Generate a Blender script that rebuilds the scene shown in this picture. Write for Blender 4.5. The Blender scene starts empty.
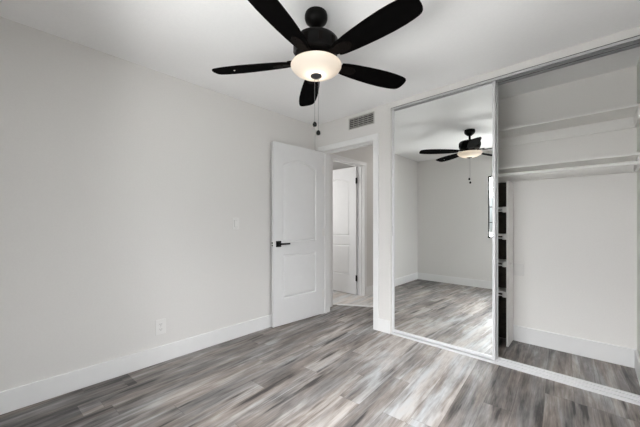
import bpy, bmesh, math, random
from mathutils import Vector, Matrix
random.seed(7)
S = bpy.context.scene
C = S.collection

# ------------------------------------------------------------------ camera
cam_d = bpy.data.cameras.new('camera')
cam_d.sensor_width = 36.0
cam_d.lens = 293.62 / 640 * 36
cam_d.shift_y = (222.4 - 213.5) / 640
cam_d.clip_start = 0.02
cam = bpy.data.objects.new('camera', cam_d)
C.objects.link(cam)
cam.location = (0, 0, 1.152)
cam.rotation_euler = (math.pi / 2, 0, math.radians(42.816))
S.camera = cam

# ------------------------------------------------------------------ world, lights, exposure
S.view_settings.view_transform = 'Standard'
S.view_settings.look = 'None'
S.view_settings.gamma = 1.0
S.view_settings.use_curve_mapping = False
S.view_settings.exposure = 0.0
S.cycles.max_bounces = 14
S.cycles.diffuse_bounces = 8
S.cycles.glossy_bounces = 6

w = bpy.data.worlds.new('sky')
S.world = w
w.use_nodes = True
bg = w.node_tree.nodes['Background']
# pale overcast sky over a duller ground
_wt = w.node_tree
_tc = _wt.nodes.new('ShaderNodeTexCoord')
_sp = _wt.nodes.new('ShaderNodeSeparateXYZ')
_wr = _wt.nodes.new('ShaderNodeValToRGB')
_wr.color_ramp.elements[0].position = 0.47
_wr.color_ramp.elements[0].color = (0.22, 0.215, 0.20, 1)
_wr.color_ramp.elements[1].position = 0.53
_wr.color_ramp.elements[1].color = (0.90, 0.95, 1.0, 1)
_mp = _wt.nodes.new('ShaderNodeMapRange')
_mp.inputs['From Min'].default_value = -1.0
_mp.inputs['From Max'].default_value = 1.0
_wt.links.new(_tc.outputs['Generated'], _sp.inputs[0])
_wt.links.new(_sp.outputs['Z'], _mp.inputs['Value'])
_wt.links.new(_mp.outputs['Result'], _wr.inputs['Fac'])
_wt.links.new(_wr.outputs['Color'], bg.inputs['Color'])
bg.inputs['Strength'].default_value = 1.2


def area(name, loc, direction, sx, sy, power, col=(1, 1, 1)):
    d = bpy.data.lights.new(name, 'AREA')
    d.shape = 'RECTANGLE'
    d.size = sx
    d.size_y = sy
    d.energy = power
    d.color = col
    o = bpy.data.objects.new(name, d)
    C.objects.link(o)
    o.location = loc
    o.rotation_euler = Vector(direction).to_track_quat('-Z', 'Y').to_euler()
    return o


# daylight through the rear window: high sky, low sky, and light thrown up by the bright ground outside
area('rear_sky_daylight', (-0.6, -0.75, 2.6), (-0.5, 1.0, -1.2), 2.4, 1.0, 280, (0.99, 0.965, 1.0))
area('rear_horizon_daylight', (-0.75, -3.0, 2.6), (0, 1.0, -0.25), 3.0, 1.6, 395, (0.99, 0.965, 1.0))
area('rear_ground_light', (-0.75, -0.95, 0.55), (0, 1.0, 0.55), 2.4, 0.9, 195, (1.0, 0.97, 0.975))
# fill lamps outside an added, unseen side window, to brighten the left wall
area('side_fill_far', (3.0, 0.9, 2.3), (-1.0, 0, -0.25), 3.0, 1.6, 128, (0.99, 0.965, 1.0))
area('side_fill_high', (0.8, 0.75, 2.6), (-1.0, -0.3, -1.2), 2.4, 1.0, 210, (0.99, 0.965, 1.0))
area('side_fill_low', (2.2, 0.9, -0.2), (-1.0, 0, 0.45), 3.0, 1.6, 75, (1.0, 0.97, 0.975))
# unseen lamps added to brighten the hall and the room across it
area('hall_fill', (-2.14, 4.9, 2.36), (0, -0.25, -1.0), 0.35, 0.35, 8, (1.0, 0.975, 0.945))
area('far_room_fill', (-3.9, 2.75, 1.5), (0.25, 1.0, 0.0), 1.2, 1.3, 15, (1.0, 0.99, 0.97))

# ------------------------------------------------------------------ room numbers
XL, XR = -2.609, 0.26          # left and right walls
YB, YF = 2.724, -0.227         # closet wall and window wall
H = 2.39
WT = 0.15                      # thickness of the closet wall
YB2 = YB + WT
DX0, DX1, DZ = -2.485, -1.735, 2.035   # bedroom doorway
CX0, CX1 = -1.53, XR           # closet opening
CY = 3.40                      # closet back
CZ = 2.335                     # underside of the closet header
HX = -2.62                     # hall's left wall
HY0, HY1, HZ = 3.075, 3.835, 2.035     # doorway of the room across the hall


# ------------------------------------------------------------------ mesh helpers
class MB:
    def __init__(self):
        self.bm = bmesh.new()

    def box(self, x0, x1, y0, y1, z0, z1, bevel=0.0, M=None):
        bm = self.bm
        vs = [bm.verts.new((x, y, z)) for x in (x0, x1) for y in (y0, y1) for z in (z0, z1)]
        idx = [(0, 1, 3, 2), (4, 6, 7, 5), (0, 4, 5, 1), (2, 3, 7, 6), (0, 2, 6, 4), (1, 5, 7, 3)]
        fs = [bm.faces.new([vs[i] for i in f]) for f in idx]
        if bevel > 0:
            es = list({e for f in fs for e in f.edges})
            r = bmesh.ops.bevel(bm, geom=es, offset=bevel, segments=2, affect='EDGES', profile=0.5)
            vs = list({v for f in r['faces'] for v in f.verts} | {v for v in vs if v.is_valid})
        if M is not None:
            for v in vs:
                v.co = M @ v.co
        return self

    def prism(self, pts, n, d0, d1, M=None):
        """polygon pts (2D) extruded; n = 'z','x','y' axis of extrusion"""
        bm = self.bm
        def co(p, d):
            return {'z': (p[0], p[1], d), 'x': (d, p[0], p[1]), 'y': (p[0], d, p[1])}[n]
        a = [bm.verts.new(co(p, d0)) for p in pts]
        b = [bm.verts.new(co(p, d1)) for p in pts]
        bm.faces.new(a)
        bm.faces.new(list(reversed(b)))
        k = len(pts)
        for i in range(k):
            j = (i + 1) % k
            bm.faces.new((a[j], a[i], b[i], b[j]))
        if M is not None:
            for v in a + b:
                v.co = M @ v.co
        return self

    def lathe(self, prof, seg=40, M=None, close=True):
        """profile of (radius, z) pairs turned about z"""
        bm = self.bm
        rings = []
        new = []
        for r, z in prof:
            if r < 1e-6:
                v = bm.verts.new((0, 0, z)); rings.append([v]); new.append(v)
            else:
                ring = [bm.verts.new((r * math.cos(2 * math.pi * i / seg), r * math.sin(2 * math.pi * i / seg), z)) for i in range(seg)]
                rings.append(ring); new += ring
        for a, b in zip(rings, rings[1:]):
            for i in range(seg):
                j = (i + 1) % seg
                if len(a) == 1 and len(b) == 1:
                    continue
                if len(a) == 1:
                    bm.faces.new((a[0], b[i], b[j]))
                elif len(b) == 1:
                    bm.faces.new((a[i], a[j], b[0]))
                else:
                    bm.faces.new((a[i], a[j], b[j], b[i]))
        if M is not None:
            for v in new:
                v.co = M @ v.co
        return self

    def cyl(self, p0, p1, r, seg=16):
        p0, p1 = Vector(p0), Vector(p1)
        d = p1 - p0
        M = Matrix.Translation(p0) @ d.to_track_quat('Z', 'Y').to_matrix().to_4x4()
        return self.lathe([(0, 0), (r, 0), (r, d.length), (0, d.length)], seg, M)

    def build(self, name, mat, parent=None, smooth=None):
        bm = self.bm
        bmesh.ops.recalc_face_normals(bm, faces=bm.faces)
        me = bpy.data.meshes.new(name)
        bm.to_mesh(me)
        bm.free()
        me.materials.append(mat)
        if smooth is not None:
            me.shade_smooth()
            me.set_sharp_from_angle(angle=math.radians(smooth))
        o = bpy.data.objects.new(name, me)
        C.objects.link(o)
        if parent is not None:
            o.parent = parent
        return o


def tag(o, label, cat, group=None):
    o['label'] = label
    o['category'] = cat
    if group:
        o['group'] = group
    return o


def struct(o, label=None, cat=None):
    o['kind'] = 'structure'
    if label:
        o['label'] = label
        o['category'] = cat
    return o


def empty(name, loc=(0, 0, 0), rz=0.0):
    o = bpy.data.objects.new(name, None)
    o.empty_display_size = 0.1
    C.objects.link(o)
    o.location = loc
    o.rotation_euler = (0, 0, rz)
    return o


# ------------------------------------------------------------------ materials
def principled(name, col, rough=0.5, metal=0.0, spec=0.5):
    m = bpy.data.materials.new(name)
    m.use_nodes = True
    b = m.node_tree.nodes['Principled BSDF']
    b.inputs['Base Color'].default_value = (*col, 1)
    b.inputs['Roughness'].default_value = rough
    b.inputs['Metallic'].default_value = metal
    b.inputs['Specular IOR Level'].default_value = spec
    return m, m.node_tree, b


def surface(name, col, rough=0.5, metal=0.0, spec=0.5, scale=60.0, vary=0.03, bump=0.0):
    """a colour with slight noise in tone, and a fine bump"""
    m, nt, b = principled(name, col, rough, metal, spec)
    tc = nt.nodes.new('ShaderNodeTexCoord')
    n = nt.nodes.new('ShaderNodeTexNoise')
    n.inputs['Scale'].default_value = scale
    n.inputs['Detail'].default_value = 4
    nt.links.new(tc.outputs['Object'], n.inputs['Vector'])
    r = nt.nodes.new('ShaderNodeValToRGB')
    r.color_ramp.elements[0].position = 0.3
    r.color_ramp.elements[1].position = 0.7
    r.color_ramp.elements[0].color = (*[c * (1 - vary) for c in col], 1)
    r.color_ramp.elements[1].color = (*[min(1, c * (1 + vary)) for c in col], 1)
    nt.links.new(n.outputs['Fac'], r.inputs['Fac'])
    nt.links.new(r.outputs['Color'], b.inputs['Base Color'])
    if bump > 0:
        bp = nt.nodes.new('ShaderNodeBump')
        bp.inputs['Strength'].default_value = bump
        bp.inputs['Distance'].default_value = 0.002
        nt.links.new(n.outputs['Fac'], bp.inputs['Height'])
        nt.links.new(bp.outputs['Normal'], b.inputs['Normal'])
    return m


M_wall = surface('wall_paint', (0.722, 0.709, 0.692), 0.75, spec=0.2, scale=90, vary=0.012, bump=0.12)
M_closet = surface('closet_paint', (0.84, 0.825, 0.805), 0.75, spec=0.2, scale=90, vary=0.012, bump=0.12)
M_ceil = surface('ceiling_paint', (0.88, 0.88, 0.88), 0.8, spec=0.2, scale=70, vary=0.012, bump=0.15)
M_trim = surface('white_trim_paint', (0.81, 0.81, 0.81), 0.4, scale=12, vary=0.01)
M_door = surface('white_door_paint', (0.76, 0.76, 0.765), 0.4, scale=14, vary=0.01)
M_shelf = surface('white_shelf_paint', (0.84, 0.83, 0.81), 0.45, scale=20, vary=0.02)
M_alu = surface('white_aluminium', (0.70, 0.70, 0.71), 0.4, metal=0.1, scale=40, vary=0.02)
M_track = surface('satin_aluminium', (0.62, 0.62, 0.63), 0.35, metal=0.7, scale=40, vary=0.03)
M_black = surface('matte_black_metal', (0.004, 0.004, 0.004), 0.45, spec=0.15, scale=50, vary=0.1)
M_nickel = surface('dark_hinge_metal', (0.09, 0.09, 0.095), 0.35, metal=0.8, scale=50, vary=0.1)
M_bronze = surface('dark_bronze', (0.003, 0.0026, 0.0025), 0.33, metal=0.0, spec=0.10, scale=30, vary=0.15)
M_iron = surface('bronze_bracket', (0.006, 0.0045, 0.004), 0.6, metal=0.0, spec=0.04, scale=30, vary=0.2)
M_blade = surface('black_blade_wood', (0.0022, 0.002, 0.002), 0.8, spec=0.02, scale=25, vary=0.25)
M_chain = surface('grey_chain', (0.25, 0.25, 0.26), 0.35, metal=0.8, scale=50, vary=0.1)
M_plastic = surface('white_plastic', (0.77, 0.76, 0.745), 0.35, scale=20, vary=0.01)
M_slot = surface('dark_slot', (0.10, 0.10, 0.10), 0.6, scale=20, vary=0.1)
M_vent = surface('vent_grey_paint', (0.50, 0.49, 0.47), 0.5, scale=40, vary=0.03)
M_void = surface('vent_duct_dark', (0.13, 0.125, 0.12), 0.9, scale=40, vary=0.1)
M_frame = surface('black_window_frame', (0.02, 0.02, 0.022), 0.4, scale=40, vary=0.1)

# mirror glass
M_mirror, _nt, _b = principled('mirror_glass', (0.86, 0.88, 0.87), 0.0, metal=1.0)
_n = _nt.nodes.new('ShaderNodeTexNoise'); _n.inputs['Scale'].default_value = 3
_r = _nt.nodes.new('ShaderNodeValToRGB')
_r.color_ramp.elements[0].color = (0.925, 0.94, 0.93, 1); _r.color_ramp.elements[1].color = (0.935, 0.95, 0.94, 1)
_nt.links.new(_n.outputs['Fac'], _r.inputs['Fac']); _nt.links.new(_r.outputs['Color'], _b.inputs['Base Color'])

# window glass: mostly clear with a faint reflection
M_glass = bpy.data.materials.new('window_glass')
M_glass.use_nodes = True
_nt = M_glass.node_tree
_nt.nodes.remove(_nt.nodes['Principled BSDF'])
_o = _nt.nodes['Material Output']
_t = _nt.nodes.new('ShaderNodeBsdfTransparent'); _t.inputs['Color'].default_value = (0.96, 0.98, 0.97, 1)
_g = _nt.nodes.new('ShaderNodeBsdfGlossy'); _g.inputs['Roughness'].default_value = 0.02
_m = _nt.nodes.new('ShaderNodeMixShader')
_l = _nt.nodes.new('ShaderNodeLayerWeight'); _l.inputs['Blend'].default_value = 0.1
_nt.links.new(_l.outputs['Fresnel'], _m.inputs['Fac'])
_nt.links.new(_t.outputs[0], _m.inputs[1]); _nt.links.new(_g.outputs[0], _m.inputs[2])
_nt.links.new(_m.outputs[0], _o.inputs['Surface'])

# frosted lamp bowl: lets the bulb's light through, and glows most round the bulb at its foot
M_bowl, _nt, _b = principled('frosted_lit_glass', (0.93, 0.90, 0.86), 0.5)
_tr = _nt.nodes.new('ShaderNodeBsdfTranslucent'); _tr.inputs['Color'].default_value = (0.62, 0.565, 0.50, 1)
_mx = _nt.nodes.new('ShaderNodeMixShader'); _mx.inputs['Fac'].default_value = 0.6
_o = _nt.nodes['Material Output']
_nt.links.new(_b.outputs[0], _mx.inputs[1]); _nt.links.new(_tr.outputs[0], _mx.inputs[2])
_nt.links.new(_mx.outputs[0], _o.inputs['Surface'])
_n = _nt.nodes.new('ShaderNodeTexNoise'); _n.inputs['Scale'].default_value = 20
_r = _nt.nodes.new('ShaderNodeValToRGB')
_r.color_ramp.elements[0].color = (0.92, 0.89, 0.85, 1); _r.color_ramp.elements[1].color = (0.94, 0.91, 0.87, 1)
_nt.links.new(_n.outputs['Fac'], _r.inputs['Fac']); _nt.links.new(_r.outputs['Color'], _b.inputs['Base Color'])


def plank_material(name, dark, mid, light, pw=0.151, pl=1.22, seam=0.4, special=False, contrast=1.0):
    m, nt, b = principled(name, mid, 0.42, spec=0.4)
    N, L = nt.nodes, nt.links
    tc = N.new('ShaderNodeTexCoord')
    sep = N.new('ShaderNodeSeparateXYZ')
    L.new(tc.outputs['Object'], sep.inputs[0])

    def math_(op, *args):
        n = N.new('ShaderNodeMath'); n.operation = op
        for i, v in enumerate(args):
            if isinstance(v, (int, float)):
                n.inputs[i].default_value = v
            else:
                L.new(v, n.inputs[i])
        return n.outputs[0]

    def comb(*args):
        n = N.new('ShaderNodeCombineXYZ')
        for i, v in enumerate(args):
            if isinstance(v, (int, float)):
                n.inputs[i].default_value = v
            else:
                L.new(v, n.inputs[i])
        return n.outputs[0]

    def white(vec):
        n = N.new('ShaderNodeTexWhiteNoise'); n.noise_dimensions = '3D'
        L.new(vec, n.inputs['Vector'])
        return n.outputs['Value']

    X, Y = sep.outputs['X'], sep.outputs['Y']
    # boards run a little askew to the left wall
    th = 0.061
    U = math_('ADD', math_('MULTIPLY', X, math.cos(th)), math_('MULTIPLY', Y, math.sin(th)))
    V = math_('SUBTRACT', math_('MULTIPLY', Y, math.cos(th)), math_('MULTIPLY', X, math.sin(th)))
    xr = math_('DIVIDE', math_('ADD', U, 0.835), pw)
    row = math_('FLOOR', xr)
    fx = math_('FRACT', xr)
    rowr = white(comb(row, 3.3, 1.7))
    if special:      # the pale board by the closet starts at a fixed seam
        isz = math_('COMPARE', row, 0.0, 0.1)
        rowr = math_('ADD', math_('MULTIPLY', rowr, math_('SUBTRACT', 1.0, isz)), math_('MULTIPLY', isz, 0.0))
    yr = math_('ADD', math_('DIVIDE', math_('SUBTRACT', V, 1.62), pl), math_('MULTIPLY', rowr, 5.0))
    col = math_('FLOOR', yr)
    fy = math_('FRACT', yr)
    rid = white(comb(row, col, 0.5))
    rid2 = white(comb(row, col, 7.5))

    def noise(su, sv, zoff, detail, dist=0.0, rough=0.6, jump=41.0):
        v = comb(math_('MULTIPLY', U, su), math_('MULTIPLY', V, sv), math_('ADD', math_('MULTIPLY', rid, jump), zoff))
        n = N.new('ShaderNodeTexNoise')
        n.inputs['Scale'].default_value = 1.0
        n.inputs['Detail'].default_value = detail
        n.inputs['Roughness'].default_value = rough
        n.inputs['Distortion'].default_value = dist
        L.new(v, n.inputs['Vector'])
        return n.outputs['Fac']

    def part(n, k):
        return math_('MULTIPLY', math_('SUBTRACT', n, 0.5), k * contrast)

    streak = noise(19, 1.4, 13.0, 6, 0.5, 0.62)
    mottle = noise(42, 7.0, 3.0, 5, 0.5, 0.68)
    fine = noise(150, 5.0, 0.0, 4, 0.2)
    blot = noise(5.0, 1.6, 29.0, 3, 0.5, jump=0.25)
    t = math_('ADD', 0.545, part(streak, 0.95))
    for n, k in ((mottle, 0.34), (fine, 0.30), (blot, 0.75), (rid2, 0.10)):
        t = math_('ADD', t, part(n, k))
    # narrow dark slate streaks
    ds = noise(17, 1.5, 57.0, 3, 0.12, 0.5)
    dm = N.new('ShaderNodeMapRange'); dm.interpolation_type = 'SMOOTHSTEP'
    dm.inputs['From Min'].default_value = 0.575; dm.inputs['From Max'].default_value = 0.80
    dm.inputs['To Min'].default_value = 0.0; dm.inputs['To Max'].default_value = 0.52 * contrast
    L.new(ds, dm.inputs['Value'])
    t = math_('SUBTRACT', t, dm.outputs['Result'])
    if special:
        # single boards that are paler or darker than the rest
        pale = math_('MULTIPLY', math_('COMPARE', row, 0.5, 0.6), math_('GREATER_THAN', V, 1.62))
        t = math_('ADD', t, math_('MULTIPLY', pale, 0.15))
        t = math_('SUBTRACT', t, math_('MULTIPLY', math_('GREATER_THAN', row, 1.5), 0.07))
        d1 = math_('MULTIPLY', math_('LESS_THAN', row, -10.5), math_('LESS_THAN', V, 0.80))
        d2 = math_('MULTIPLY', math_('COMPARE', row, -10.0, 0.1), math_('LESS_THAN', V, 0.46))
        t = math_('SUBTRACT', t, math_('MULTIPLY', math_('MAXIMUM', d1, d2), 0.18))
        t = math_('SUBTRACT', t, math_('MULTIPLY', math_('LESS_THAN', row, -8.5), 0.08))
    ramp = N.new('ShaderNodeValToRGB')
    e = ramp.color_ramp.elements
    e[0].position = 0.20; e[0].color = (*dark, 1)
    e[1].position = 0.80; e[1].color = (*light, 1)
    x = e.new(0.36); x.color = (*[a * 0.5 + c * 0.5 for a, c in zip(dark, mid)], 1)
    x = e.new(0.52); x.color = (*mid, 1)
    L.new(t, ramp.inputs['Fac'])
    # warmer and cooler patches
    mixc = N.new('ShaderNodeMix'); mixc.data_type = 'RGBA'; mixc.blend_type = 'MULTIPLY'
    mixc.inputs['Factor'].default_value = 1.0
    cast = N.new('ShaderNodeValToRGB')
    cast.color_ramp.elements[0].color = (1.03, 0.975, 0.93, 1)
    cast.color_ramp.elements[1].color = (0.96, 1.0, 1.035, 1)
    cast.color_ramp.elements[0].position = 0.40; cast.color_ramp.elements[1].position = 0.60
    L.new(noise(9, 1.3, 77.0, 3, 0.5, jump=0.3), cast.inputs['Fac'])
    L.new(ramp.outputs['Color'], mixc.inputs['A']); L.new(cast.outputs['Color'], mixc.inputs['B'])
    # seams
    ex = math_('MINIMUM', fx, math_('SUBTRACT', 1.0, fx))
    ey = math_('MINIMUM', fy, math_('SUBTRACT', 1.0, fy))
    sx_ = math_('LESS_THAN', ex, 0.0012 / pw)
    sy_ = math_('LESS_THAN', ey, 0.0012 / pl)
    sm = math_('MULTIPLY', math_('MAXIMUM', sx_, sy_), seam)
    mix2 = N.new('ShaderNodeMix'); mix2.data_type = 'RGBA'
    L.new(sm, mix2.inputs['Factor'])
    L.new(mixc.outputs['Result'], mix2.inputs['A'])
    mix2.inputs['B'].default_value = (*[c * 0.5 for c in dark], 1)
    L.new(mix2.outputs['Result'], b.inputs['Base Color'])
    rr = N.new('ShaderNodeMapRange')
    rr.inputs['To Min'].default_value = 0.38; rr.inputs['To Max'].default_value = 0.54
    L.new(fine, rr.inputs['Value']); L.new(rr.outputs['Result'], b.inputs['Roughness'])
    bp = N.new('ShaderNodeBump'); bp.inputs['Strength'].default_value = 0.12; bp.inputs['Distance'].default_value = 0.002
    L.new(math_('SUBTRACT', fine, sm), bp.inputs['Height']); L.new(bp.outputs['Normal'], b.inputs['Normal'])
    return m


M_floor = plank_material('grey_oak_planks', (0.050, 0.046, 0.046), (0.265, 0.240, 0.226), (0.52, 0.51, 0.505), special=True)
M_hallfloor = plank_material('lit_hall_planks', (0.34, 0.32, 0.305), (0.66, 0.635, 0.615), (0.80, 0.785, 0.77), contrast=0.7)  # same planks, with the bright light in the hall put into the colour

# ------------------------------------------------------------------ the shell
T = 0.11
# strip line between bedroom boards and the hall boards coloured as brightly lit runs askew
P0 = Vector((-2.687, 3.127)); PD = Vector((0.489, 0.287)).normalized()
def strip_at(x):
    return P0.y + (x - P0.x) * PD.y / PD.x

a = MB()
a.prism([(XL - T, YF - T), (XR + T, YF - T), (XR + T, CY + T), (-1.62, CY + T), (-1.62, strip_at(-1.62)), (-2.74, strip_at(-2.74)), (XL - T - 0.02, YB2 - .02)], 'z', -0.08, 0.0)
struct(a.build('floor', M_floor))
a = MB()
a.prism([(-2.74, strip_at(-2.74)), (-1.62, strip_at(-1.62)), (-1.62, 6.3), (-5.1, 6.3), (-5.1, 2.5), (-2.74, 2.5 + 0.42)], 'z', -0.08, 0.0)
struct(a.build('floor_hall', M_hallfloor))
a = MB()
PN = Vector((-PD.y, PD.x))
q0, q1 = Vector((-2.615, strip_at(-2.615))), Vector((-1.66, strip_at(-1.66)))
a.prism([tuple(q0 - PN * .004), tuple(q1 - PN * .004), tuple(q1 + PN * .045), tuple(q0 + PN * .045)], 'z', 0.0, 0.006)
struct(a.build('trim_threshold', M_trim))

a = MB(); a.box(-5.2, XR + T, YF - T, 6.4, H, H + 0.1)
struct(a.build('ceiling', M_ceil))

a = MB(); a.box(XL - T, XL, YF - T, YB2, 0, H)
struct(a.build('wall_left', M_wall))
# right wall with an opening for the added window, beside the camera
VY0, VY1 = 0.15, 1.75
a = MB()
a.box(XR, XR + T, YF - T, VY0, 0, H); a.box(XR, XR + T, VY1, CY + T, 0, H)
a.box(XR, XR + T, VY0, VY1, 0, 0.88); a.box(XR, XR + T, VY0, VY1, 1.96, H)
struct(a.build('wall_right', M_wall))
# wall with the window, behind the camera
WX0, WX1, WZ0, WZ1 = -1.335, -0.135, 0.88, 1.96
a = MB()
a.box(XL, WX0, YF - T, YF, 0, H); a.box(WX1, XR, YF - T, YF, 0, H)
a.box(WX0, WX1, YF - T, YF, 0, WZ0); a.box(WX0, WX1, YF - T, YF, WZ1, H)
struct(a.build('wall_rear', M_wall))
# closet wall: doorway, pier, header over the closet
a = MB()
a.box(XL, DX0 - .02, YB, YB2, 0, H)
a.box(DX0 - .02, DX1 + .02, YB, YB2, DZ + .02, H)
a.box(DX1 + .02, CX0, YB, YB2, 0, H)
a.box(CX0, XR, YB, YB2, CZ, H)
struct(a.build('wall_back', M_wall))
a = MB(); a.box(-1.62, XR, CY, CY + T, 0, H)
struct(a.build('wall_closet_back', M_closet))
a = MB(); a.box(-1.62, CX0 - .02, YB2, CY, 0, H)
struct(a.build('wall_closet_left', M_closet))
# the hall and the room across it
a = MB()
a.box(HX - .12, HX, YB2, HY0 - .02, 0, H); a.box(HX - .12, HX, HY1 + .02, 6.3, 0, H)
a.box(HX - .12, HX, HY0 - .02, HY1 + .02, HZ + .02, H)
struct(a.build('wall_hall_left', M_wall))
a = MB(); a.box(-1.62, -1.55, CY + T, 6.3, 0, H)
struct(a.build('wall_hall_right', M_wall))
a = MB(); a.box(-5.1, -1.55, 6.3, 6.4, 0, H)
struct(a.build('wall_hall_end', M_wall))
a = MB(); a.box(-5.2, -5.1, 2.5, 6.4, 0, H)
struct(a.build('wall_far_room', M_wall))
a = MB(); a.box(-5.1, HX - .12, 2.4, 2.5, 0, H); a.box(HX - .12, HX - .1, 2.4, YB2, 0, H)
struct(a.build('wall_far_room_near', M_wall))

# baseboards: a flat board with an eased top edge
BH, BT = 0.135, 0.014
def base(name, x0, x1, y0, y1, h=BH):
    a = MB(); a.box(x0, x1, y0, y1, 0, h, bevel=0.003)
    return struct(a.build(name, M_trim))
base('baseboard_left', XL, XL + BT, YF, YB)
base('baseboard_rear', XL + BT, XR - BT, YF, YF + BT)
base('baseboard_right', XR - BT, XR, YF, YB)
base('baseboard_back', DX1 + .066, CX0 - .004, YB - BT, YB)
base('baseboard_closet_back', CX0 - .02, XR - BT, CY - BT, CY, 0.15)
base('baseboard_closet_right', XR - BT, XR, YB2 + .03, CY, 0.15)
base('baseboard_hall_left', HX, HX + BT, HY1 + .075, 6.3)

# doorway trim
def casing_y(name, x0, x1, ztop, y_face, cw=0.062, ct=0.016, sgn=-1, left=True):
    """casing round an opening in a wall that runs along x; ztop = opening height"""
    a = MB()
    y0, y1 = sorted((y_face, y_face + sgn * ct))
    if left:
        a.box(x0 - cw, x0, y0, y1, 0, ztop, bevel=0.003)
    a.box(x1, x1 + cw, y0, y1, 0, ztop, bevel=0.003)
    a.box(x0 - cw, x1 + cw, y0, y1, ztop, ztop + cw, bevel=0.003)
    return struct(a.build(name, M_trim))
casing_y('trim_doorway_casing', DX0 - .005, DX1 + .005, DZ + .005, YB)
a = MB()
a.box(DX0 - .02, DX0, YB, YB2, 0, DZ); a.box(DX1, DX1 + .02, YB, YB2, 0, DZ)
a.box(DX0 - .02, DX1 + .02, YB, YB2, DZ, DZ + .02)
ys = YB + .045
a.box(DX0, DX0 + .011, ys, ys + .035, 0, DZ); a.box(DX1 - .011, DX1, ys, ys + .035, 0, DZ)
a.box(DX0 + .011, DX1 - .011, ys, ys + .035, DZ - .011, DZ)
struct(a.build('trim_doorway_jamb', M_trim))
# hall doorway casing and jamb (wall runs along y)
a = MB()
cw, ct = 0.062, 0.016
a.box(HX, HX + ct, HY0 - cw, HY0 - .005, 0, HZ, bevel=.003); a.box(HX, HX + ct, HY1 + .005, HY1 + cw, 0, HZ, bevel=.003)
a.box(HX, HX + ct, HY0 - cw, HY1 + cw, HZ, HZ + cw - .005, bevel=.003)
struct(a.build('trim_hall_casing', M_trim))
a = MB()
a.box(HX - .12, HX, HY0 - .02, HY0, 0, HZ); a.box(HX - .12, HX, HY1, HY1 + .02, 0, HZ)
a.box(HX - .12, HX, HY0 - .02, HY1 + .02, HZ, HZ + .02)
a.box(HX - .075, HX - .04, HY1 - .011, HY1, 0, HZ); a.box(HX - .075, HX - .04, HY0, HY0 + .011, 0, HZ)
a.box(HX - .075, HX - .04, HY0 + .011, HY1 - .011, HZ - .011, HZ)
struct(a.build('trim_hall_jamb', M_trim))

# closet opening: side boards, tracks
a = MB()
a.box(CX0 - .02, CX0 + .003, YB - .004, YB2, 0, CZ)
a.box(CX0 - .048, CX0 - .020, YB - .007, YB, BH, H, bevel=.002)
struct(a.build('trim_closet_side', M_wall))
a = MB()
a.box(CX0, XR, YB + .006, YB + .128, CZ - .004, CZ)
struct(a.build('trim_closet_head_channel', M_slot))
for y in (YB + .006, YB + .061, YB + .124):
    a = MB(); a.box(CX0, XR, y, y + .004, CZ - .024, CZ - .0045)
    struct(a.build('trim_closet_head_track', M_track))
a = MB()
a.box(CX0, XR, YB - .004, YB + .128, 0, .006)
for y in (YB - .004, YB + .016, YB + .052, YB + .074, YB + .108, YB + .124):
    a.box(CX0, XR, y, y + .004, .006, .013)
struct(a.build('trim_closet_floor_track', M_alu))

# the two windows: one behind the camera, one added unseen in the right wall for fill
def window(name, loc, rz, width, hh, ncol):
    wn = struct(empty(name, loc, rz))
    hw = width / 2
    a = MB()
    for x0, x1 in ((-hw, -hw + .018), (hw - .018, hw), (-.012, .012)):
        a.box(x0, x1, -.025, .025, 0, hh)
    a.box(-hw, hw, -.025, .025, 0, .022); a.box(-hw, hw, -.025, .025, hh - .022, hh)
    a.build('window_frame', M_frame, wn)
    a = MB()
    for i in range(1, 4):
        z = i * hh / 4
        a.box(-hw + .018, hw - .018, -.008, .008, z - .007, z + .007)
    for i in range(1, ncol):
        x = -hw + i * width / ncol
        a.box(x - .007, x + .007, -.008, .008, .022, hh - .022)
    a.build('muntin_grid', M_frame, wn)
    a = MB(); a.box(-hw + .01, hw - .01, -.003, .003, .01, hh - .01)
    a.build('pane', M_glass, wn)
window('window_1', ((WX0 + WX1) / 2, YF - .05, WZ0), 0, WX1 - WX0, WZ1 - WZ0, 4)
window('added_window_2', (XR + .05, (VY0 + VY1) / 2, .88), math.pi / 2, VY1 - VY0, 1.08, 6)

# ------------------------------------------------------------------ doors with two moulded panels
def panel_loop(x0, x1, z0, z1, rise, i, n=14):
    pts = [(x0 + i, z0 + i), (x1 - i, z0 + i)]
    for k in range(n + 1):
        t = k / n
        x = (x1 - i) + (x0 - x1 + 2 * i) * t
        pts.append((x, z1 - i + rise * (1 - (2 * t - 1) ** 2)))
    return pts


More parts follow.
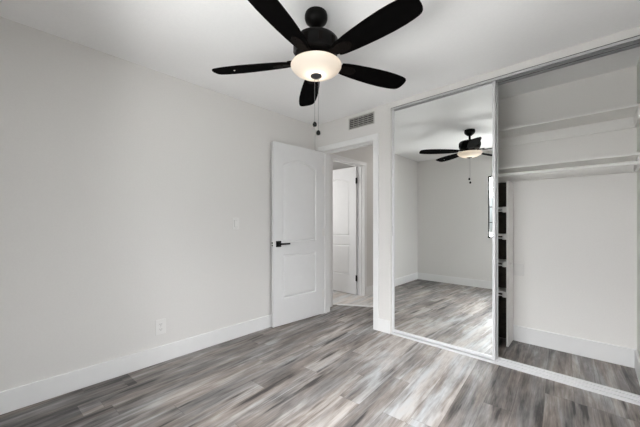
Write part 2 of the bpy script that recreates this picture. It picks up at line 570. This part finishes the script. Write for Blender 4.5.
def door_leaf(W, HH, th=0.035):
    """leaf in local x (0..W from the hinge), y (0..th), z (0..HH)"""
    a = MB(); bm = a.bm
    specs = [(0.125, W - 0.125, 0.92, 1.79, 0.075), (0.125, W - 0.125, 0.29, 0.785, 0.0)]
    outer = {}
    for side, y, s in (('f', 0.0, 1), ('b', th, -1)):
        ov = [bm.verts.new((x, y, z)) for x, z in ((0, 0), (W, 0), (W, HH), (0, HH))]
        outer[side] = ov
        edges = [bm.edges.new((ov[i], ov[(i + 1) % 4])) for i in range(4)]
        for x0, x1, z0, z1, rise in specs:
            prev = None
            for ins, dep in ((0, 0), (0.009, 0.010), (0.017, 0.011), (0.034, 0.003), (0.040, 0.003)):
                lp = [bm.verts.new((x, y + s * dep, z)) for x, z in panel_loop(x0, x1, z0, z1, rise, ins)]
                k = len(lp)
                if prev is None:
                    edges += [bm.edges.new((lp[i], lp[(i + 1) % k])) for i in range(k)]
                else:
                    for i in range(k):
                        j = (i + 1) % k
                        bm.faces.new((prev[i], prev[j], lp[j], lp[i]))
                prev = lp
            bm.faces.new(prev)
        bmesh.ops.triangle_fill(bm, edges=edges, use_beauty=True)
    f, b = outer['f'], outer['b']
    for i in range(4):
        j = (i + 1) % 4
        bm.faces.new((f[i], f[j], b[j], b[i]))
    return a


def lever_set(x, z, y, s, sgn, parent, lever=True):
    """square rose and straight lever; y = face, s = outward sign, sgn = way the lever points along x"""
    a = MB()
    y0, y1 = sorted((y, y + s * .009))
    a.box(x - .033, x + .033, y0, y1, z - .033, z + .033, bevel=.002)
    if lever:
        a.cyl((x, y + s * .008, z), (x, y + s * .05, z), .011)
        y0, y1 = sorted((y + s * .040, y + s * .054))
        a.box(min(x - sgn * .012, x + sgn * .125), max(x - sgn * .012, x + sgn * .125), y0, y1, z - .0095, z + .0095, bevel=.002)
    return a.build('door_handle', M_black, parent, smooth=40)


def hinge(x, y, z, parent, mat, r=.007):
    a = MB()
    a.cyl((x, y, z - .045), (x, y, z + .045), r, 12)
    a.cyl((x, y, z + .045), (x, y, z + .051), r * .7, 12)
    a.box(x - .002, x + .03, y - .0015, y + .0015, z - .045, z + .045)
    return a.build('hinge', mat, parent, smooth=40)


# bedroom door, swung open into the room towards the left wall.
# local x runs from the hinge along the leaf, local y away from its visible face
DW = 0.748
ang = math.radians(4.6)
d1 = empty('door_1', (-2.476, 2.738, 0.010))
d1['kind'] = 'structure'
dirx = Vector((-math.sin(ang), -math.cos(ang)))
d1.rotation_euler = (0, 0, math.atan2(dirx.y, dirx.x))
# with x along (-sin,-cos), +y is to its left = towards +X (room side): the leaf lies at y in (-th,0)
lf = door_leaf(DW, 2.025).build('door_leaf', M_door, d1, smooth=25)
lf.location = (0, -0.035, 0)
lever_set(DW - .066, .905, 0.0, 1, -1, d1)
lever_set(DW - .066, .905, -0.035, -1, -1, d1, lever=False)
a = MB()
a.box(DW - .0005, DW + .0012, -.030, -.006, .873, .937)
a.build('latch_plate', M_plastic, d1)
a = MB()
a.box(DW + .001, DW + .006, -.026, -.009, .910, .925); a.box(DW + .001, DW + .003, -.026, -.009, .882, .897)
a.build('latch_bolt', M_black, d1)
for z in (.25, 1.02, 1.80):
    hinge(-.003, .003, z, d1, M_plastic, .006)

# door of the room across the hall, swung open into that room
d2 = empty('door_2', (HX - .105, HY1 - .008, 0.010), math.pi)
d2['kind'] = 'structure'
# local x runs towards -X, local y towards -Y (the face one sees from the hall)
lf = door_leaf(0.745, 2.025).build('door_leaf', M_door, d2, smooth=25)
lf.location = (.012, -0.0, 0)
for z in (.26, 1.80):
    a = MB()
    a.cyl((-.004, .040, z - .048), (-.004, .040, z + .048), .010, 12)
    a.box(-.012, .020, .035, .0385, z - .045, z + .045)
    a.build('hinge', M_black, d2, smooth=40)
lever_set(0.745 + .012 - .066, .905, 0.035, 1, -1, d2)

# ------------------------------------------------------------------ sliding mirror doors
def mirror_door(x0, x1, y, label, pull_x):
    t = empty('sliding_mirror_door', ((x0 + x1) / 2, y, .014))
    tag(t, label, 'mirror door', 'sliding mirror doors')
    w2 = (x1 - x0) / 2
    z1 = CZ - .018 - .014
    fw = .021
    a = MB(); a.box(-w2 + .006, w2 - .006, -.003, .004, .010, z1 - .006)
    a.build('mirror_panel', M_mirror, t)
    for s in (-1, 1):
        a = MB(); xs = sorted((s * w2, s * (w2 - fw)))
        a.box(xs[0], xs[1], -.013, .013, 0, z1, bevel=.002)
        st = a.build('stile', M_alu, t)
        if s == pull_x:
            a = MB(); c = s * (w2 - fw / 2)
            a.box(c - .006, c + .006, -.0145, -.0125, 1.00, 1.10, bevel=.0005)
            a.build('finger_pull', M_track, st)
    a = MB(); a.box(-w2 + fw, w2 - fw, -.010, .010, 0.002, .030, bevel=.002)
    a.build('rail', M_alu, t)
    a = MB(); a.box(-w2 + fw, w2 - fw, -.010, .010, z1 - .016, z1 - .001, bevel=.002)
    a.build('rail', M_track, t)
    return t
mirror_door(-1.5265, -.584, YB + .036, 'framed mirror sliding door in front on the closet track, next to the doorway', -1)
mirror_door(-1.525, -.578, YB + .092, 'second mirror sliding door on the rear track, only its right edge showing', 1)

# ------------------------------------------------------------------ closet fittings
SY = 3.095     # shelf fronts
def shelf(name, z, label):
    t = empty(name, ((CX0 + XR) / 2, CY, z))
    tag(t, label, 'shelf', 'long closet shelves')
    hw = (XR - CX0) / 2
    a = MB(); a.box(-hw, hw - .0005, SY - CY, 0, -.018, 0, bevel=.002)
    a.build('shelf_board', M_shelf, t)
    a = MB(); a.box(CX0, XR, CY - .018, CY, z - .105, z - .0185, bevel=.002)
    struct(a.build('trim_shelf_back_cleat', M_shelf))
    a = MB(); a.box(XR - .018, XR, CY - .275, CY - .018, z - .105, z - .0185, bevel=.002)
    struct(a.build('trim_shelf_end_cleat', M_shelf))
    return t
shelf('closet_shelf', 2.006, 'upper white closet shelf high under the closet ceiling')
shelf('closet_shelf', 1.655, 'lower white closet shelf just above the hanging rod')

t = empty('hanging_rod', ((CX0 + XR) / 2, 3.125, 1.585))
tag(t, 'round white hanging rod across the closet under the lower shelf', 'closet rod')
hw = (XR - CX0) / 2
a = MB(); a.cyl((-hw + .002, 0, 0), (hw - .020, 0, 0), .0165, 20)
a.build('rod', M_shelf, t, smooth=40)
a = MB(); a.cyl((hw - .022, 0, 0), (hw - .001, 0, 0), .029, 24)
sk = a.build('rod_socket', M_plastic, t, smooth=40)
a = MB(); a.cyl((hw - .024, -.0215, .012), (hw - .0215, -.0215, .012), .004, 10)
a.build('screw', M_black, sk)

# divider panel and the shelves on its far side
t = empty('closet_divider', (-.5735, CY, 0))
tag(t, 'white upright divider panel standing on the closet floor beside the shelves', 'divider panel')
a = MB(); a.box(-.009, .009, -.235, -.0145, .004, 1.535, bevel=.0015)
a.build('panel', M_shelf, t)
a = MB(); a.lathe([(0, .012), (.006, .011), (.009, .006), (.009, 0), (0, 0)], 20,
                  Matrix.Translation((.009, -.15, .765)) @ Matrix.Rotation(math.pi / 2, 4, 'Y'))
a.build('knob', M_plastic, t, smooth=50)

M_dark = surface('shade_brown', (0.065, 0.053, 0.042), 0.55, spec=0.3, scale=30, vary=0.25)  # dark sheet added to stand in for the shade behind the small shelves
t = empty('shade_board', (-1.0555, CY - .0145, 0))
tag(t, 'dark brown board added for the shade at the closet wall behind the small white shelves', 'shade board')
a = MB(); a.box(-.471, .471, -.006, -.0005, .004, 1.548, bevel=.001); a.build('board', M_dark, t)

SZ = (1.290, 1.035, .780, .497)
where = ('topmost of the four stacked shelves left of the closet divider',
         'second from the top of the four shelves left of the closet divider',
         'third from the top of the four shelves left of the closet divider',
         'lowest of the four stacked shelves left of the closet divider')
first = None
for z, wh in zip(SZ, where):
    if first is None:
        first = empty('tower_shelf', (-.583, CY, z))
        a = MB(); a.box(-.946, -.0005, -.215, -.0225, -.010, .006, bevel=.001); a.build('shelf_board', M_shelf, first)
        a = MB(); a.box(-.946, -.030, -.220, -.213, -.036, -.026, bevel=.001); a.build('front_rail', M_shelf, first)
        a = MB(); a.box(-.032, -.0005, -.232, -.190, -.044, .008, bevel=.003); a.build('bracket', M_plastic, first)
        o = first
    else:
        o = first.copy(); C.objects.link(o)
        for ch in list(first.children):
            c = ch.copy(); C.objects.link(c); c.parent = o
        o.location = (-.583, CY, z)
    tag(o, 'small white shelf, ' + wh, 'shelf', 'small tower shelves')
# blank plate on the closet's back wall
t = empty('wall_plate', (-.524, CY, .695))
tag(t, 'blank white wall plate low on the closet back wall beside the divider', 'wall plate')
a = MB(); a.box(-.045, .045, -.009, 0, -.0575, .0575, bevel=.002); a.build('plate', M_plastic, t)
for z in (-.042, .042):
    a = MB(); a.cyl((0, -.0085, z), (0, -.0102, z), .0035, 10)
    a.build('screw', M_plastic, t)

# ------------------------------------------------------------------ left wall: switch and outlet
t = empty('light_switch', (XL, 1.578, 1.14))
tag(t, 'white light switch plate on the left wall near the open door', 'light switch')
a = MB(); a.box(0, .006, -.036, .036, -.059, .059, bevel=.0025); a.build('plate', M_plastic, t)
a = MB(); a.box(.0055, .0072, -.0175, .0175, -.034, .034, bevel=.0005); pd = a.build('bezel', M_slot, t)
a = MB(); a.prism([(-.0165, -.033), (.0165, -.033), (.0165, .033), (-.0165, .033)], 'x', .006, .0095); a.build('rocker', M_plastic, t)
for z in (-.048, .048):
    a = MB(); a.cyl((.0055, 0, z), (.0068, 0, z), .003, 10)
    a.build('screw', M_vent, t)

t = empty('wall_outlet', (XL, .882, .292))
tag(t, 'white electrical outlet low on the left wall above the baseboard', 'outlet')
a = MB(); a.box(0, .006, -.039, .039, -.062, .062, bevel=.0025); a.build('plate', M_plastic, t)
for z in (-.021, .021):
    a = MB()
    prof = [(.0165 * math.cos(q) , .0145 * max(-.9, min(.9, 1.15 * math.sin(q)))) for q in [2 * math.pi * k / 24 for k in range(24)]]
    a.prism([(y, z + zz) for y, zz in prof], 'x', .0055, .0078)
    rc = a.build('receptacle', M_plastic, t)
    a = MB()
    a.box(.0076, .0082, -.0085, -.0058, z - .001, z + .008); a.box(.0076, .0082, .0055, .0082, z - .001, z + .007)
    a.cyl((.0076, 0, z - .007), (.0082, 0, z - .007), .0026, 10)
    a.build('slots', M_slot, rc)
a = MB(); a.cyl((.0055, 0, 0), (.0070, 0, 0), .003, 10); a.build('screw', M_vent, t)

# ------------------------------------------------------------------ air vent over the doorway
t = empty('air_vent', (-1.894, YB, 2.285))
tag(t, 'grey louvred air vent on the wall above the doorway', 'air vent')
vw, vh = .172, .066
a = MB()
a.box(-vw, vw, -.008, 0, vh - .012, vh, bevel=.001); a.box(-vw, vw, -.008, 0, -vh, -vh + .012, bevel=.001)
a.box(-vw, -vw + .012, -.008, 0, -vh + .012, vh - .012, bevel=.001); a.box(vw - .012, vw, -.008, 0, -vh + .012, vh - .012, bevel=.001)
a.build('frame', M_vent, t)
a = MB(); a.box(-vw + .012, vw - .012, -.0012, -.0002, -vh + .012, vh - .012); a.build('duct_backing', M_void, t)
for k in range(5):
    z = -vh + .023 + k * (2 * vh - .046) / 4
    a = MB()
    a.box(-vw + .012, vw - .012, -.0075, .0075, -.0008, .0008, M=Matrix.Translation((0, -.0065, z)) @ Matrix.Rotation(math.radians(38), 4, 'X'))
    a.build('louvre', M_vent, t)
for k in range(1, 5):
    x = -vw + .012 + k * (2 * vw - .024) / 5
    a = MB(); a.box(x - .0018, x + .0018, -.0125, -.0105, -vh + .012, vh - .012); a.build('bar', M_vent, t)

# ------------------------------------------------------------------ ceiling fan
FX, FY = -1.203, 1.265
fan = empty('ceiling_fan', (FX, FY, H))
tag(fan, 'black five blade ceiling fan with a lit frosted bowl lamp', 'ceiling fan')
# all z below are measured down from the ceiling
a = MB(); a.lathe([(0, 0), (.064, 0), (.068, -.012), (.068, -.030), (.062, -.046), (.046, -.062), (.030, -.074), (.022, -.080), (0, -.080)], 40)
a.build('canopy', M_bronze, fan, smooth=40)
a = MB(); a.lathe([(0, -.078), (.0135, -.078), (.0135, -.132), (.030, -.134), (.036, -.151), (0, -.151)], 24)
a.build('downrod', M_bronze, fan, smooth=40)
a = MB(); a.lathe([(0, -.150), (.050, -.150), (.104, -.152), (.122, -.156), (.131, -.166), (.133, -.182), (.133, -.220),
                   (.126, -.236), (.126, -.244), (.116, -.254), (.082, -.260), (0, -.260)], 48)
mh = a.build('motor_housing', M_bronze, fan, smooth=35)
for k in range(10):       # raised ribs of the vented band
    an = 2 * math.pi * k / 10
    a = MB(); a.box(.110, .128, -.012, .012, -.226, -.182, bevel=.002, M=Matrix.Rotation(an, 4, 'Z') @ Matrix.Translation((.008, 0, 0)))
    a.build('vent_rib', M_iron, mh)
a = MB(); a.lathe([(0, -.258), (.070, -.258), (.074, -.266), (.070, -.282), (.080, -.296), (.110, -.302), (.110, -.308), (0, -.308)], 40)
a.build('switch_housing', M_bronze, fan, smooth=35)
# bowl
prof = [(.139, -.300), (.147, -.302), (.151, -.308), (.150, -.314), (.144, -.324), (.131, -.337), (.112, -.348), (.088, -.358), (.060, -.364), (.030, -.368), (0, -.369)]
a = MB(); a.lathe(prof, 56)
a.build('lamp_bowl', M_bowl, fan, smooth=60)
a = MB(); a.lathe([(0, -.364), (.032, -.365), (.035, -.369), (.030, -.375), (.016, -.380), (.008, -.384), (0, -.385)], 24)
a.build('finial', M_nickel, fan, smooth=40)

def blade_outline():
    pts = []
    st = [(.165, .040), (.20, .049), (.26, .057), (.34, .064), (.42, .069), (.50, .071), (.56, .069), (.61, .064), (.640, .058)]
    tip = [(.652, .053), (.662, .044), (.668, .030), (.671, .010)]
    up = st + tip
    up = [(r * .983, wd) for r, wd in up]
    pts = up + [(r, -wd) for r, wd in reversed(up)]
    return pts
BZ = -.284
for k in range(5):
    an = math.radians(212.5 + 72 * k + (3.5 if k == 1 else 0))
    R = Matrix.Rotation(an, 4, 'Z') @ Matrix.Translation((0, 0, BZ)) @ Matrix.Rotation(math.radians(-12), 4, 'X')
    a = MB(); a.prism(blade_outline(), 'z', -.003, .003, M=R)
    bl = a.build('blade', M_blade, fan, smooth=30)
    a = MB()
    R2 = Matrix.Rotation(an, 4, 'Z')
    # arm from the motor to the blade, then a plate under the blade with three screws
    a.prism([(.085, -.018), (.175, -.016), (.175, .016), (.085, .018)], 'z', -.004, .004, M=R2 @ Matrix.Translation((0, 0, BZ + .010)))
    a.prism([(.150, -.020), (.195, -.034), (.245, -.030), (.268, -.010), (.268, .010), (.245, .030), (.195, .034), (.150, .020)], 'z', -.0075, -.003, M=R)
    for x, y in ((.205, -.020), (.205, .020), (.248, 0)):
        a.lathe([(0, -.0105), (.005, -.0095), (.006, -.0070), (0, -.0070)], 10, R @ Matrix.Translation((x, y, 0)))
    a.build('blade_iron', M_iron, bl, smooth=30)
    if k == 0:
        a = MB(); a.lathe([(0, -.006), (.005, -.005), (.005, -.003), (0, -.003)], 12, R @ Matrix.Translation((.52, .004, 0)))
        a.build('blade_sticker', M_plastic, bl)

for dx, dy, z1 in ((-.006, -.006, -.652), (.010, .008, -.702)):
    a = MB()
    a.cyl((dx, dy, -.380), (dx, dy, z1), .0010, 8)
    z = -.37
    while z > z1:
        a.lathe([(0, .0018), (.0016, 0), (0, -.0018)], 6, Matrix.Translation((dx, dy, z))); z -= .0065
    ch = a.build('pull_chain', M_chain, fan)
    a = MB(); a.lathe([(0, .012), (.005, .011), (.0115, .003), (.013, -.006), (.010, -.015), (0, -.019)], 16, Matrix.Translation((dx, dy, z1)))
    a.build('chain_knob', M_black, ch, smooth=50)

bulb = bpy.data.lights.new('fan_bulb', 'POINT')
bulb.energy = 1.2
bulb.color = (1.0, 0.88, 0.74)
bulb.shadow_soft_size = 0.025
bo = bpy.data.objects.new('fan_bulb', bulb)
C.objects.link(bo)
bo.location = (FX, FY, H - .346)
